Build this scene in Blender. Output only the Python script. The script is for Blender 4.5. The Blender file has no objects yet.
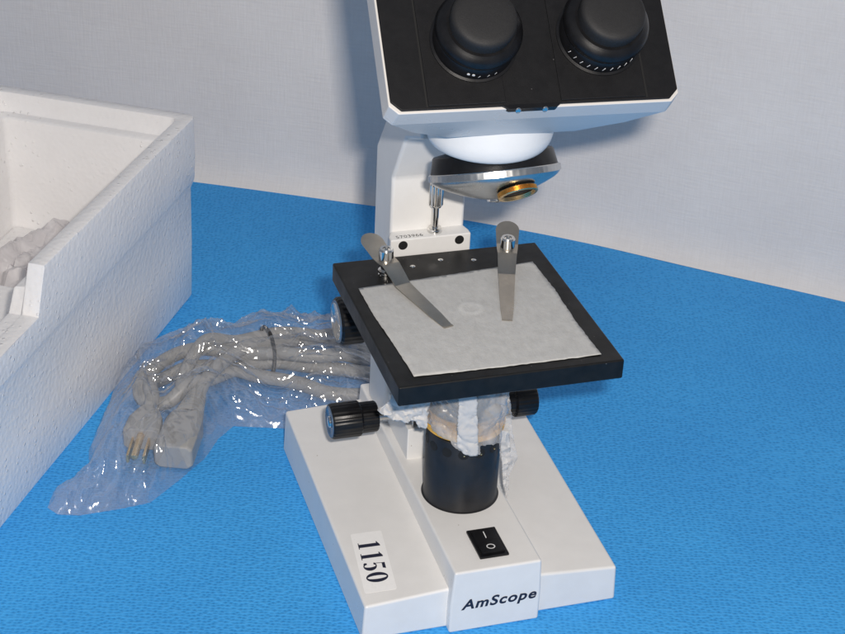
import bpy, bmesh, math, random
from mathutils import Vector, Matrix, noise
from mathutils.geometry import delaunay_2d_cdt

# all coordinates below are written in centimetres and linked in metres
K = 0.01
R = math.radians
scene = bpy.context.scene
COL = scene.collection
random.seed(7)

# ------------------------------------------------------------------ materials
def nm(name):
    m = bpy.data.materials.new(name); m.use_nodes = True
    nt = m.node_tree
    return m, nt, nt.nodes['Principled BSDF'], nt.nodes['Material Output']

def nd(nt, kind, **kw):
    n = nt.nodes.new(kind)
    for k, v in kw.items():
        if k in n.inputs: n.inputs[k].default_value = v
        else: setattr(n, k, v)
    return n

def objcoord(nt, scale=(1, 1, 1), rot=(0, 0, 0)):
    tc = nt.nodes.new('ShaderNodeTexCoord')
    mp = nt.nodes.new('ShaderNodeMapping')
    mp.inputs['Scale'].default_value = scale
    mp.inputs['Rotation'].default_value = rot
    nt.links.new(tc.outputs['Object'], mp.inputs['Vector'])
    return mp.outputs['Vector']

def add_bump(nt, bsdf, hsock, strength, dist, prev=None):
    b = nt.nodes.new('ShaderNodeBump')
    b.inputs['Strength'].default_value = strength
    b.inputs['Distance'].default_value = dist
    nt.links.new(hsock, b.inputs['Height'])
    if prev is not None: nt.links.new(prev, b.inputs['Normal'])
    if bsdf is not None: nt.links.new(b.outputs['Normal'], bsdf.inputs['Normal'])
    return b.outputs['Normal']

def ramp(nt, fac, stops):
    r = nt.nodes.new('ShaderNodeValToRGB')
    el = r.color_ramp.elements
    while len(el) < len(stops): el.new(0.5)
    for e, (p, c) in zip(el, stops):
        e.position = p; e.color = (*c, 1)
    nt.links.new(fac, r.inputs['Fac'])
    return r.outputs['Color']

def simple(name, col, rough=0.5, metal=0.0, spec=0.5, var=0.12, nscale=300, bump=0.0, bscale=1500, coat=0.0, rvar=0.1, speck=None):
    m, nt, b, o = nm(name)
    vec = objcoord(nt)
    n = nd(nt, 'ShaderNodeTexNoise', Scale=nscale, Detail=6.0, Roughness=0.6)
    nt.links.new(vec, n.inputs['Vector'])
    lo = tuple(c*(1-var) for c in col); hi = tuple(min(1, c*(1+var)) for c in col)
    nt.links.new(ramp(nt, n.outputs['Fac'], [(0.3, lo), (0.7, hi)]), b.inputs['Base Color'])
    n2 = nd(nt, 'ShaderNodeTexNoise', Scale=nscale*0.35, Detail=5.0)
    nt.links.new(vec, n2.inputs['Vector'])
    mr = nd(nt, 'ShaderNodeMapRange')
    mr.inputs['From Min'].default_value = 0.3; mr.inputs['From Max'].default_value = 0.7
    mr.inputs['To Min'].default_value = max(0.02, rough-rvar); mr.inputs['To Max'].default_value = min(1, rough+rvar)
    nt.links.new(n2.outputs['Fac'], mr.inputs['Value'])
    nt.links.new(mr.outputs['Result'], b.inputs['Roughness'])
    b.inputs['Metallic'].default_value = metal
    if speck:
        vo = nd(nt, 'ShaderNodeTexVoronoi', Scale=speck[0]); nt.links.new(vec, vo.inputs['Vector'])
        lt = nd(nt, 'ShaderNodeMath'); lt.operation = 'LESS_THAN'; lt.inputs[1].default_value = speck[1]; nt.links.new(vo.outputs['Distance'], lt.inputs[0])
        sx = nd(nt, 'ShaderNodeSeparateColor'); nt.links.new(vo.outputs['Color'], sx.inputs[0])
        gt = nd(nt, 'ShaderNodeMath'); gt.operation = 'GREATER_THAN'; gt.inputs[1].default_value = speck[2]; nt.links.new(sx.outputs[0], gt.inputs[0])
        ml = nd(nt, 'ShaderNodeMath'); ml.operation = 'MULTIPLY'; nt.links.new(lt.outputs[0], ml.inputs[0]); nt.links.new(gt.outputs[0], ml.inputs[1])
        mxs = nd(nt, 'ShaderNodeMixRGB'); nt.links.new(ml.outputs[0], mxs.inputs['Fac'])
        nt.links.new(b.inputs['Base Color'].links[0].from_socket, mxs.inputs['Color1']); mxs.inputs['Color2'].default_value = (*speck[3], 1)
        nt.links.new(mxs.outputs['Color'], b.inputs['Base Color'])
    b.inputs['Specular IOR Level'].default_value = spec
    if coat: b.inputs['Coat Weight'].default_value = coat
    if bump:
        n3 = nd(nt, 'ShaderNodeTexNoise', Scale=bscale, Detail=3.0)
        nt.links.new(vec, n3.inputs['Vector'])
        add_bump(nt, b, n3.outputs['Fac'], bump, 0.0004)
    return m

M = {}
M['paint'] = simple('white_enamel', (0.775, 0.768, 0.755), 0.36, speck=(120, 0.05, 0.85, (0.45, 0.42, 0.38)), var=0.03, nscale=60, bump=0.10, bscale=900)
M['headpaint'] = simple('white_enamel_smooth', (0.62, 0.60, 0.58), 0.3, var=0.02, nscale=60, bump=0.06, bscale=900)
M['stage'] = simple('black_satin_metal', (0.008, 0.008, 0.008), 0.42, speck=(260, 0.07, 0.75, (0.12, 0.12, 0.12)), spec=0.28, var=0.35, nscale=180, bump=0.12, bscale=2500)
M['black'] = simple('black_plastic', (0.006, 0.006, 0.007), 0.36, spec=0.35, var=0.3, nscale=220, bump=0.06, bscale=1800)
M['face'] = simple('black_plastic_matt', (0.007, 0.007, 0.008), 0.5, speck=(220, 0.06, 0.75, (0.08, 0.08, 0.08)), spec=0.28, var=0.15, nscale=400, rvar=0.05, bump=0.25, bscale=3500)
M['rubber'] = simple('grey_black_rubber', (0.017, 0.017, 0.018), 0.6, spec=0.3, var=0.12, nscale=900, rvar=0.04, bump=0.3, bscale=3000)
M['lampblack'] = simple('black_anodised_metal', (0.010, 0.010, 0.012), 0.42, spec=0.6, var=0.3, nscale=150, bump=0.05)
M['dark'] = simple('dark_hole', (0.004, 0.004, 0.004), 0.7)
M['chrome'] = simple('chrome', (0.72, 0.71, 0.69), 0.13, metal=1.0, var=0.05, rvar=0.06)
M['steel'] = simple('spring_steel', (0.52, 0.47, 0.40), 0.33, metal=1.0, var=0.10, nscale=120, rvar=0.08, bump=0.08, bscale=900)
M['satin'] = simple('satin_aluminium', (0.60, 0.60, 0.59), 0.30, metal=1.0, var=0.06, rvar=0.06)
M['brass'] = simple('brass', (0.85, 0.60, 0.30), 0.28, metal=1.0, var=0.1, rvar=0.08)
M['ink'] = simple('dark_ink', (0.012, 0.014, 0.035), 0.5)
M['greyink'] = simple('grey_ink', (0.10, 0.10, 0.10), 0.6)
M['whiteink'] = simple('white_paint_marks', (0.75, 0.75, 0.75), 0.5)
M['yellow'] = simple('amber_filter', (0.75, 0.40, 0.05), 0.35, var=0.1)
M['tape'] = simple('brown_tape', (0.45, 0.30, 0.15), 0.4, var=0.1)
M['cable'] = simple('grey_cable_rubber', (0.34, 0.335, 0.325), 0.45, var=0.08, nscale=150, bump=0.08)
M['band'] = simple('black_tie', (0.02, 0.02, 0.02), 0.4)
M['knobcap'] = simple('blue_grey_cap', (0.16, 0.22, 0.30), 0.3, metal=0.6, var=0.2)
M['wrappaper'] = simple('thin_white_paper', (0.56, 0.55, 0.54), 0.6, var=0.05, nscale=80, bump=0.2)
M['reliefdark'] = simple('dark_groove_rubber', (0.015, 0.015, 0.015), 0.6)
M['sticker'] = simple('sticker_paper', (0.88, 0.875, 0.865), 0.35, var=0.02)

# lens tissue
def tissue_mat():
    m, nt, b, o = nm('lens_tissue')
    vec = objcoord(nt)
    n = nd(nt, 'ShaderNodeTexNoise', Scale=110.0, Detail=8.0, Roughness=0.65)
    nt.links.new(vec, n.inputs['Vector'])
    nt.links.new(ramp(nt, n.outputs['Fac'], [(0.3, (0.47, 0.47, 0.46)), (0.7, (0.54, 0.54, 0.53))]), b.inputs['Base Color'])
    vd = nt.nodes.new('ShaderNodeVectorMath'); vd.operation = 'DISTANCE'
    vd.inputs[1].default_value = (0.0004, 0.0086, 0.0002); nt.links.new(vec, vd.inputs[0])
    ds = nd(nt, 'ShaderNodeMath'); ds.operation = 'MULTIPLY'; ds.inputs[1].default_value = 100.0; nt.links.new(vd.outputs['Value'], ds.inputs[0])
    spot = ramp(nt, ds.outputs[0], [(0.0, (1.03, 1.03, 1.03)), (0.40, (1.04, 1.04, 1.04)), (0.50, (1.13, 1.13, 1.13)), (0.62, (1.12, 1.12, 1.12)), (0.76, (1, 1, 1))])  # lighter show-through over the stage aperture, put into the tissue colour
    fb = nd(nt, 'ShaderNodeTexNoise', Scale=420.0, Detail=6.0, Roughness=0.7); nt.links.new(objcoord(nt, (1, 0.35, 1), (0, 0, 0.5)), fb.inputs['Vector'])
    fc = ramp(nt, fb.outputs['Fac'], [(0.3, (0.93, 0.93, 0.93)), (0.7, (1.06, 1.06, 1.06))])
    base_c = b.inputs['Base Color'].links[0].from_socket
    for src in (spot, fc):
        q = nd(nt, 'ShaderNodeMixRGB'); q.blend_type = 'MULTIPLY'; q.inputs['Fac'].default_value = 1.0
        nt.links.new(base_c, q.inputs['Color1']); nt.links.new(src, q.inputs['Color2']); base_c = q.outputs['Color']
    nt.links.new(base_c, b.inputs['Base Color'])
    n2 = nd(nt, 'ShaderNodeTexNoise', Scale=1600.0, Detail=4.0)
    nt.links.new(vec, n2.inputs['Vector'])
    a = add_bump(nt, None, n2.outputs['Fac'], 0.35, 0.0004)
    add_bump(nt, b, n.outputs['Fac'], 0.35, 0.0012, a)
    b.inputs['Roughness'].default_value = 0.85
    b.inputs['Specular IOR Level'].default_value = 0.2
    return m
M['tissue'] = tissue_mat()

def film_mat(name, haze, tint, gl=0.16, rough=0.08, bump=0.5):
    m, nt, b, o = nm(name)
    nt.nodes.remove(b)
    tr = nd(nt, 'ShaderNodeBsdfTransparent'); tr.inputs['Color'].default_value = (0.985, 0.985, 0.99, 1)
    gs = nd(nt, 'ShaderNodeBsdfGlossy', Roughness=rough); gs.inputs['Color'].default_value = (1, 1, 1, 1)
    df = nd(nt, 'ShaderNodeBsdfDiffuse'); df.inputs['Color'].default_value = (*tint, 1)
    tl = nd(nt, 'ShaderNodeBsdfTranslucent'); tl.inputs['Color'].default_value = (*tint, 1)
    vec = objcoord(nt)
    n = nd(nt, 'ShaderNodeTexNoise', Scale=28.0, Detail=3.0, Roughness=0.5, Distortion=1.0)
    nt.links.new(vec, n.inputs['Vector'])
    v = nd(nt, 'ShaderNodeTexVoronoi', Scale=60.0); v.feature = 'DISTANCE_TO_EDGE'
    nz = nd(nt, 'ShaderNodeTexNoise', Scale=30.0, Detail=3.0); nt.links.new(vec, nz.inputs['Vector'])
    mx = nd(nt, 'ShaderNodeMixRGB'); mx.blend_type = 'ADD'; mx.inputs['Fac'].default_value = 0.05
    nt.links.new(vec, mx.inputs['Color1']); nt.links.new(nz.outputs['Color'], mx.inputs['Color2'])
    nt.links.new(mx.outputs['Color'], v.inputs['Vector'])
    bm1 = add_bump(nt, None, n.outputs['Fac'], bump, 0.010)
    bm2 = add_bump(nt, None, v.outputs['Distance'], bump*0.2, 0.004, bm1)
    for s in (gs, df): nt.links.new(bm2, s.inputs['Normal'])
    fr = nd(nt, 'ShaderNodeLayerWeight', Blend=0.5); nt.links.new(bm2, fr.inputs['Normal'])
    pw = nd(nt, 'ShaderNodeMath'); pw.operation = 'POWER'; pw.inputs[1].default_value = 4.0
    nt.links.new(fr.outputs['Facing'], pw.inputs[0])
    md = nd(nt, 'ShaderNodeMath'); md.operation = 'MULTIPLY_ADD'; md.inputs[1].default_value = 0.55; md.inputs[2].default_value = gl*0.6
    nt.links.new(pw.outputs[0], md.inputs[0])
    m1 = nd(nt, 'ShaderNodeMixShader'); m1.inputs['Fac'].default_value = 0.4
    nt.links.new(df.outputs[0], m1.inputs[1]); nt.links.new(tl.outputs[0], m1.inputs[2])
    m2 = nd(nt, 'ShaderNodeMixShader')
    hz = nd(nt, 'ShaderNodeMapRange'); hz.inputs['From Min'].default_value = 0.35; hz.inputs['From Max'].default_value = 0.75
    hz.inputs['To Min'].default_value = haze*0.5; hz.inputs['To Max'].default_value = haze*1.7
    nt.links.new(n.outputs['Fac'], hz.inputs['Value'])
    lw2 = nd(nt, 'ShaderNodeLayerWeight', Blend=0.5)
    p3 = nd(nt, 'ShaderNodeMath'); p3.operation = 'POWER'; p3.inputs[1].default_value = 3.0; nt.links.new(lw2.outputs['Facing'], p3.inputs[0])
    ad3 = nd(nt, 'ShaderNodeMath'); ad3.operation = 'MULTIPLY_ADD'; ad3.inputs[1].default_value = 0.25; ad3.use_clamp = True
    nt.links.new(p3.outputs[0], ad3.inputs[0]); nt.links.new(hz.outputs['Result'], ad3.inputs[2])
    nt.links.new(ad3.outputs[0], m2.inputs['Fac'])
    nt.links.new(tr.outputs[0], m2.inputs[1]); nt.links.new(m1.outputs[0], m2.inputs[2])
    m3 = nd(nt, 'ShaderNodeMixShader'); nt.links.new(md.outputs[0], m3.inputs['Fac'])
    nt.links.new(m2.outputs[0], m3.inputs[1]); nt.links.new(gs.outputs[0], m3.inputs[2])
    nt.links.new(m3.outputs[0], o.inputs['Surface'])
    return m
M['film'] = film_mat('clear_polythene', 0.10, (0.8, 0.8, 0.81), gl=0.22, rough=0.10, bump=0.16)
M['foamfilm'] = film_mat('soft_polythene', 0.9, (0.95, 0.92, 0.92), gl=0.06, rough=0.2, bump=0.5)
M['wrap'] = film_mat('frosted_wrap', 0.34, (0.90, 0.88, 0.86), gl=0.05, rough=0.3, bump=0.15)

# blue embossed non-woven cloth
def blue_cloth():
    m, nt, b, o = nm('blue_nonwoven_cloth')
    vec = objcoord(nt, rot=(0, 0, R(17)))
    nz = nd(nt, 'ShaderNodeTexNoise', Scale=110.0, Detail=2.0); nt.links.new(vec, nz.inputs['Vector'])
    mx = nd(nt, 'ShaderNodeMixRGB'); mx.blend_type = 'ADD'; mx.inputs['Fac'].default_value = 0.0012
    nt.links.new(vec, mx.inputs['Color1']); nt.links.new(nz.outputs['Color'], mx.inputs['Color2'])
    mp = nd(nt, 'ShaderNodeMapping'); mp.inputs['Scale'].default_value = (0.78, 1.05, 1.0)
    nt.links.new(mx.outputs['Color'], mp.inputs['Vector'])
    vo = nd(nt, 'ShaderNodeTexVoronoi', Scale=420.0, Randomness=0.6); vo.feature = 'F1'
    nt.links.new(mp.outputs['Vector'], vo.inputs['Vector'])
    fib = nd(nt, 'ShaderNodeTexNoise', Scale=1500.0, Detail=4.0); nt.links.new(vec, fib.inputs['Vector'])
    big = nd(nt, 'ShaderNodeTexNoise', Scale=9.0, Detail=4.0); nt.links.new(vec, big.inputs['Vector'])
    c1 = ramp(nt, vo.outputs['Distance'], [(0.06, (0.030, 0.265, 0.66)), (0.34, (0.052, 0.365, 0.82)), (0.62, (0.066, 0.400, 0.87))])  # shade of the emboss dips put into the colour: darker cell centres
    c2 = ramp(nt, big.outputs['Fac'], [(0.3, (0.90, 0.92, 0.95)), (0.7, (1.06, 1.04, 1.02))])
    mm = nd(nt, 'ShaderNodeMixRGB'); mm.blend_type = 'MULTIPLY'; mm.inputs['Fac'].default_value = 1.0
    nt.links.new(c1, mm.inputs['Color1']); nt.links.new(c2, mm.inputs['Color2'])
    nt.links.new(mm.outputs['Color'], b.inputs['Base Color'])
    b.inputs['Roughness'].default_value = 0.7
    b.inputs['Specular IOR Level'].default_value = 0.2
    a = add_bump(nt, None, vo.outputs['Distance'], 0.5, 0.0012)
    add_bump(nt, b, fib.outputs['Fac'], 0.3, 0.0004, a)
    return m
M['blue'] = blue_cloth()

# white woven backdrop, uses UV: u along the cloth, v up (metres)
def woven():
    m, nt, b, o = nm('white_woven_cotton')
    uv = nt.nodes.new('ShaderNodeTexCoord').outputs['UV']
    def stretched(sx, sy, scale, det):
        mp = nd(nt, 'ShaderNodeMapping'); mp.inputs['Scale'].default_value = (sx, sy, 1)
        nt.links.new(uv, mp.inputs['Vector'])
        n = nd(nt, 'ShaderNodeTexNoise', Scale=scale, Detail=det); nt.links.new(mp.outputs['Vector'], n.inputs['Vector'])
        return n.outputs['Fac']
    warp = stretched(11, 1.0, 55.0, 5.0); weft = stretched(1.0, 11, 55.0, 5.0)
    ad = nd(nt, 'ShaderNodeMath'); ad.operation = 'ADD'; nt.links.new(warp, ad.inputs[0]); nt.links.new(weft, ad.inputs[1])
    hf = nd(nt, 'ShaderNodeMath'); hf.operation = 'MULTIPLY'; hf.inputs[1].default_value = 0.5
    nt.links.new(ad.outputs[0], hf.inputs[0])
    blot = stretched(1, 1, 12.0, 3.0)
    c = ramp(nt, hf.outputs[0], [(0.36, (0.755, 0.725, 0.70)), (0.64, (0.80, 0.77, 0.745))])
    c2 = ramp(nt, blot, [(0.3, (0.96, 0.955, 0.955)), (0.7, (1.03, 1.03, 1.03))])
    mm = nd(nt, 'ShaderNodeMixRGB'); mm.blend_type = 'MULTIPLY'; mm.inputs['Fac'].default_value = 1.0
    nt.links.new(c, mm.inputs['Color1']); nt.links.new(c2, mm.inputs['Color2'])
    nt.links.new(mm.outputs['Color'], b.inputs['Base Color'])
    b.inputs['Roughness'].default_value = 0.9
    b.inputs['Specular IOR Level'].default_value = 0.15
    add_bump(nt, b, hf.outputs[0], 0.5, 0.0012)
    return m
M['woven'] = woven()

# expanded polystyrene
def foam():
    m, nt, b, o = nm('expanded_polystyrene')
    vec = objcoord(nt)
    vo = nd(nt, 'ShaderNodeTexVoronoi', Scale=300.0, Randomness=1.0); vo.feature = 'DISTANCE_TO_EDGE'
    nt.links.new(vec, vo.inputs['Vector'])
    v1 = nd(nt, 'ShaderNodeTexVoronoi', Scale=300.0, Randomness=1.0); nt.links.new(vec, v1.inputs['Vector'])
    sp = nd(nt, 'ShaderNodeTexVoronoi', Scale=210.0, Randomness=1.0); nt.links.new(vec, sp.inputs['Vector'])
    n = nd(nt, 'ShaderNodeTexNoise', Scale=25.0, Detail=5.0); nt.links.new(vec, n.inputs['Vector'])
    c = ramp(nt, n.outputs['Fac'], [(0.3, (0.85, 0.84, 0.84)), (0.7, (0.90, 0.89, 0.89))])
    nt.links.new(c, b.inputs['Base Color'])
    b.inputs['Roughness'].default_value = 0.30
    b.inputs['Subsurface Weight'].default_value = 0.25
    b.inputs['Subsurface Radius'].default_value = (1.0, 0.95, 0.9)
    b.inputs['Subsurface Scale'].default_value = 0.004
    a = add_bump(nt, None, ramp(nt, vo.outputs['Distance'], [(0.0, (0, 0, 0)), (0.12, (1, 1, 1))]), 0.12, 0.0005)
    a2 = add_bump(nt, None, v1.outputs['Distance'], 0.30, 0.0010, a)
    pit = ramp(nt, sp.outputs['Distance'], [(0.04, (1, 1, 1)), (0.22, (0, 0, 0))])
    mk = ramp(nt, n.outputs['Fac'], [(0.42, (0, 0, 0)), (0.62, (1, 1, 1))])
    mm = nd(nt, 'ShaderNodeMixRGB'); mm.blend_type = 'MULTIPLY'; mm.inputs['Fac'].default_value = 1.0
    nt.links.new(pit, mm.inputs['Color1']); nt.links.new(mk, mm.inputs['Color2'])
    add_bump(nt, b, mm.outputs['Color'], 0.8, 0.0010, a2)
    return m
M['foam'] = foam()

# ------------------------------------------------------------------ object helpers
ORIGIN = {}
def link(name, bm, mat, parent=None, smooth=35, bevel=0.0, seg=2, origin=None, mats=None):
    bmesh.ops.recalc_face_normals(bm, faces=bm.faces)
    me = bpy.data.meshes.new(name)
    lo = [min(v.co[i] for v in bm.verts) for i in range(3)]
    hi = [max(v.co[i] for v in bm.verts) for i in range(3)]
    og = Vector(origin) if origin else Vector(((lo[0]+hi[0])/2, (lo[1]+hi[1])/2, lo[2]))
    for v in bm.verts: v.co = (v.co-og)*K
    for f in bm.faces: f.smooth = smooth > 0
    bm.to_mesh(me); bm.free()
    if smooth > 0: me.set_sharp_from_angle(angle=R(smooth))
    for mm in (mats or [mat]): me.materials.append(mm)
    o = bpy.data.objects.new(name, me); COL.objects.link(o)
    ORIGIN[o] = og
    po = Vector((0, 0, 0))
    if parent is not None:
        o.parent = parent; po = ORIGIN[parent]
    o.location = (og-po)*K
    if bevel:
        b = o.modifiers.new('bevel', 'BEVEL'); b.width = bevel*K; b.segments = seg
        b.limit_method = 'ANGLE'; b.angle_limit = R(28); b.harden_normals = True
    return o

def root(name, loc):
    o = bpy.data.objects.new(name, None); COL.objects.link(o)
    o.empty_display_size = 0.02
    o.location = Vector(loc)*K; ORIGIN[o] = Vector(loc)
    return o

def tag(o, label=None, cat=None, kind=None, group=None):
    if label: o['label'] = label
    if cat: o['category'] = cat
    if kind: o['kind'] = kind
    if group: o['group'] = group
    return o

def loft(bm, loops, cap=True, close=True):
    rings = [[bm.verts.new(p) for p in lp] for lp in loops]
    n = len(rings[0])
    for a, b in zip(rings, rings[1:]):
        for i in range(n if close else n-1):
            j = (i+1) % n
            bm.faces.new((a[i], a[j], b[j], b[i]))
    if cap:
        bm.faces.new(list(reversed(rings[0]))); bm.faces.new(rings[-1])
    return rings

def box(bm, x0, x1, y0, y1, z0, z1):
    loft(bm, [[(x0, y0, z), (x1, y0, z), (x1, y1, z), (x0, y1, z)] for z in (z0, z1)])

def basis(ax):
    ax = Vector(ax).normalized()
    up = Vector((0, 0, 1)) if abs(ax.z) < 0.9 else Vector((0, 1, 0))
    a = ax.cross(up).normalized(); b = ax.cross(a).normalized()
    return ax, a, b

def lathe(bm, org, ax, prof, n=64, cap=True, wob=None):
    org = Vector(org); ax, a, b = basis(ax)
    loops = []
    for t, r in prof:
        lp = []
        for i in range(n):
            th = 2*math.pi*i/n
            rr = r*(1+(wob(i) if wob else 0))
            lp.append(org+ax*t+(a*math.cos(th)+b*math.sin(th))*rr)
        loops.append(lp)
    loft(bm, loops, cap)

def catmull(pts, step=0.25):
    P = [Vector(p) for p in pts]; P = [P[0]*2-P[1]]+P+[P[-1]*2-P[-2]]
    out = []
    for i in range(1, len(P)-2):
        n = max(2, int((P[i+1]-P[i]).length/step))
        for k in range(n):
            t = k/n
            out.append(0.5*((2*P[i])+(-P[i-1]+P[i+1])*t+(2*P[i-1]-5*P[i]+4*P[i+1]-P[i+2])*t*t+(-P[i-1]+3*P[i]-3*P[i+1]+P[i+2])*t**3))
    out.append(P[-2]); return out

def tube(bm, path, r, n=14):
    loops = []; pa = None
    for i, p in enumerate(path):
        d = (path[min(i+1, len(path)-1)]-path[max(i-1, 0)]).normalized()
        a = (pa - d*pa.dot(d)).normalized() if pa is not None else basis(d)[1]
        pa = a; b = d.cross(a)
        rr = r(i/(len(path)-1)) if callable(r) else r
        loops.append([p+(a*math.cos(2*math.pi*k/n)+b*math.sin(2*math.pi*k/n))*rr for k in range(n)])
    loft(bm, loops)

def poly_extrude(bm, pts, fn, t0, t1):
    """2D polygon -> prism through the mapping fn(a, b, t)"""
    loft(bm, [[fn(a, b, t) for a, b in pts] for t in (t0, t1)])

def inside(p, poly):
    c = False; x, y = p
    for i in range(len(poly)):
        x0, y0 = poly[i]; x1, y1 = poly[i-1]
        if (y0 > y) != (y1 > y) and x < (x1-x0)*(y-y0)/(y1-y0)+x0: c = not c
    return c

def edgedist(p, poly):
    p = Vector(p); best = 1e9
    for i in range(len(poly)):
        a = Vector(poly[i]); b = Vector(poly[i-1]); ab = b-a
        t = max(0, min(1, (p-a).dot(ab)/max(ab.length_squared, 1e-9)))
        best = min(best, (p-(a+ab*t)).length)
    return best

def sheet(poly, step, jag=0.0, rnd=None):
    """triangulated polygon with inner points: verts2d, tris"""
    rnd = rnd or random.Random(3)
    bd = []
    for i in range(len(poly)):
        a = Vector(poly[i]); b = Vector(poly[(i+1) % len(poly)])
        n = max(1, int((b-a).length/step))
        nrm = Vector((-(b-a).y, (b-a).x)).normalized()
        for k in range(n):
            bd.append(a+(b-a)*k/n+nrm*(rnd.uniform(-jag, jag) if jag else 0))
    verts = list(bd); edges = [(i, (i+1) % len(bd)) for i in range(len(bd))]
    xs = [p.x for p in bd]; ys = [p.y for p in bd]
    bt = [tuple(p) for p in bd]
    y = min(ys); row = 0
    while y < max(ys):
        x = min(xs)+(step/2 if row % 2 else 0)
        while x < max(xs):
            q = (x+rnd.uniform(-.15, .15)*step, y+rnd.uniform(-.15, .15)*step)
            if inside(q, bt) and edgedist(q, poly) > step*0.5: verts.append(Vector(q))
            x += step
        y += step*0.866; row += 1
    vo, eo, fo, *_ = delaunay_2d_cdt(verts, edges, [list(range(len(bd)))], 1, 1e-5)
    return vo, fo

# ------------------------------------------------------------------ camera (solved from the stage, base and head edges)
cam_loc = Vector((-27.24, -67.07, 60.73))
cam_rot = Matrix(((0.95612568, 0.10887972, -0.27197221), (-0.28974504, 0.48854751, -0.82302439), (0.04326068, 0.86571735, 0.49866018)))
cd = bpy.data.cameras.new('camera'); co = bpy.data.objects.new('camera', cd); COL.objects.link(co)
co.matrix_world = Matrix.Translation(cam_loc*K) @ cam_rot.to_4x4()
cd.sensor_width = 36; cd.lens = 36*1703/845
cd.clip_start = 0.05; cd.clip_end = 50
scene.camera = co

# ------------------------------------------------------------------ light: on-camera flash + cool room light
w = bpy.data.worlds.new('World'); scene.world = w; w.use_nodes = True
bg = w.node_tree.nodes['Background']
bg.inputs['Color'].default_value = (0.74, 0.83, 1.0, 1); bg.inputs['Strength'].default_value = 0.24
fl = bpy.data.lights.new('flash', 'AREA'); fl.shape = 'RECTANGLE'; fl.size = 0.028; fl.size_y = 0.016
fl.energy = 8.3; fl.color = (1.0, 0.925, 0.845)
fo = bpy.data.objects.new('flash', fl); COL.objects.link(fo)
fo.matrix_world = Matrix.Translation((cam_loc+cam_rot@Vector((3.6, 3.2, 0)))*K) @ cam_rot.to_4x4()
wl = bpy.data.lights.new('window', 'AREA'); wl.shape = 'RECTANGLE'; wl.size = 1.2; wl.size_y = 1.0
wl.energy = 0.9; wl.color = (0.70, 0.85, 1.0)
wo = bpy.data.objects.new('window', wl); COL.objects.link(wo)
wp = Vector((-1.6, -1.6, 1.5)); wo.location = wp
wo.rotation_euler = (Vector((0, 0.1, 0.1))-wp).to_track_quat('-Z', 'Y').to_euler()

# ------------------------------------------------------------------ table and backdrop
bm = bmesh.new()
nx = 60
for i in range(nx+1):
    for j in range(nx+1):
        x = -110+220*i/nx; y = -90+170*j/nx
        z = 0.10*(noise.noise(Vector((x*0.045, y*0.045, 3)))) if (y > 34 or x < -34 or x > 16 or y < -12) else 0
        bm.verts.new((x, y, min(z, 0.05)-0.02 if z else 0))
bm.verts.ensure_lookup_table()
for i in range(nx):
    for j in range(nx):
        a = i*(nx+1)+j
        bm.faces.new([bm.verts[k] for k in (a, a+nx+1, a+nx+2, a+1)])
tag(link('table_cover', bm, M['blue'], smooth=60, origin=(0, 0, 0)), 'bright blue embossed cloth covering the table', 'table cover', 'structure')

line = catmull([(-62, 84, 0), (-34, 73, 0), (-18, 65.6, 0), (-5.4, 59.1, 0), (3.5, 54.2, 0), (12, 49.2, 0), (21.5, 42.8, 0), (29.1, 36.4, 0), (37.7, 29.3, 0), (52, 17, 0), (75, -6, 0)], 1.2)
bm = bmesh.new(); uvl = bm.loops.layers.uv.new('UVMap')
L = 0; cols = []; prev = None
zs = [0.0, 0.25, 0.7, 1.5] + [3+2.2*k for k in range(32)]
for p in line:
    if prev is not None: L += (p-prev).length
    prev = p
    col = []
    for z in zs:
        wv = 0.5*noise.noise(Vector((L*0.05, z*0.02, 1.3)))*min(1, z/12)
        foot = -0.9*max(0, 1-z/2.0)**2
        v = bm.verts.new((p.x-0.55*(foot+wv)*-1+0.55*0.0, p.y-0.8*(-(foot)-wv), z-0.03))
        col.append((v, L*K, z*K))
    cols.append(col)
for a, b in zip(cols, cols[1:]):
    for k in range(len(zs)-1):
        f = bm.faces.new((a[k][0], b[k][0], b[k+1][0], a[k+1][0]))
        for lp, s in zip(f.loops, (a[k], b[k], b[k+1], a[k+1])): lp[uvl].uv = (s[1], s[2])
tag(link('backdrop_wall', bm, M['woven'], smooth=60, origin=(0, 50, 0)), 'white woven cloth hanging as the backdrop behind the table', 'backdrop', 'structure')

# ------------------------------------------------------------------ microscope
mic = root('microscope', (-0.1, 9, 0))
tag(mic, 'white binocular microscope with black square stage standing on the blue cloth', 'microscope')
XO = -0.08

# base casting: raised centre ridge and two wings that fall away outwards
bm = bmesh.new()
yb = 19.4
rp = [(-2.60, 0), (-2.60, 2.0), (-2.46, 4.07), (2.46, 4.07), (2.56, 2.0), (2.56, 0)]
loft(bm, [[(x+XO, y, z-(0.03 if y > 1 else 0)) for x, z in rp] for y in (0, yb)])
base = link('base', bm, M['paint'], mic, bevel=0.14, seg=3)
for s in (-1, 1):
    f0 = [(7.33, 0), (7.22, 2.30), (2.1, 2.66), (2.1, 0)]
    f1 = [(7.40, 0), (7.27, 2.86), (2.1, 3.10), (2.1, 0)]
    bm = bmesh.new()
    loft(bm, [[(s*x+XO, 0.55, z+(0.003)) for x, z in f0], [(s*x+XO, 19.2, z+0.003) for x, z in f1]])
    link('base_wing', bm, M['paint'], base, bevel=0.16, seg=3)

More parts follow.
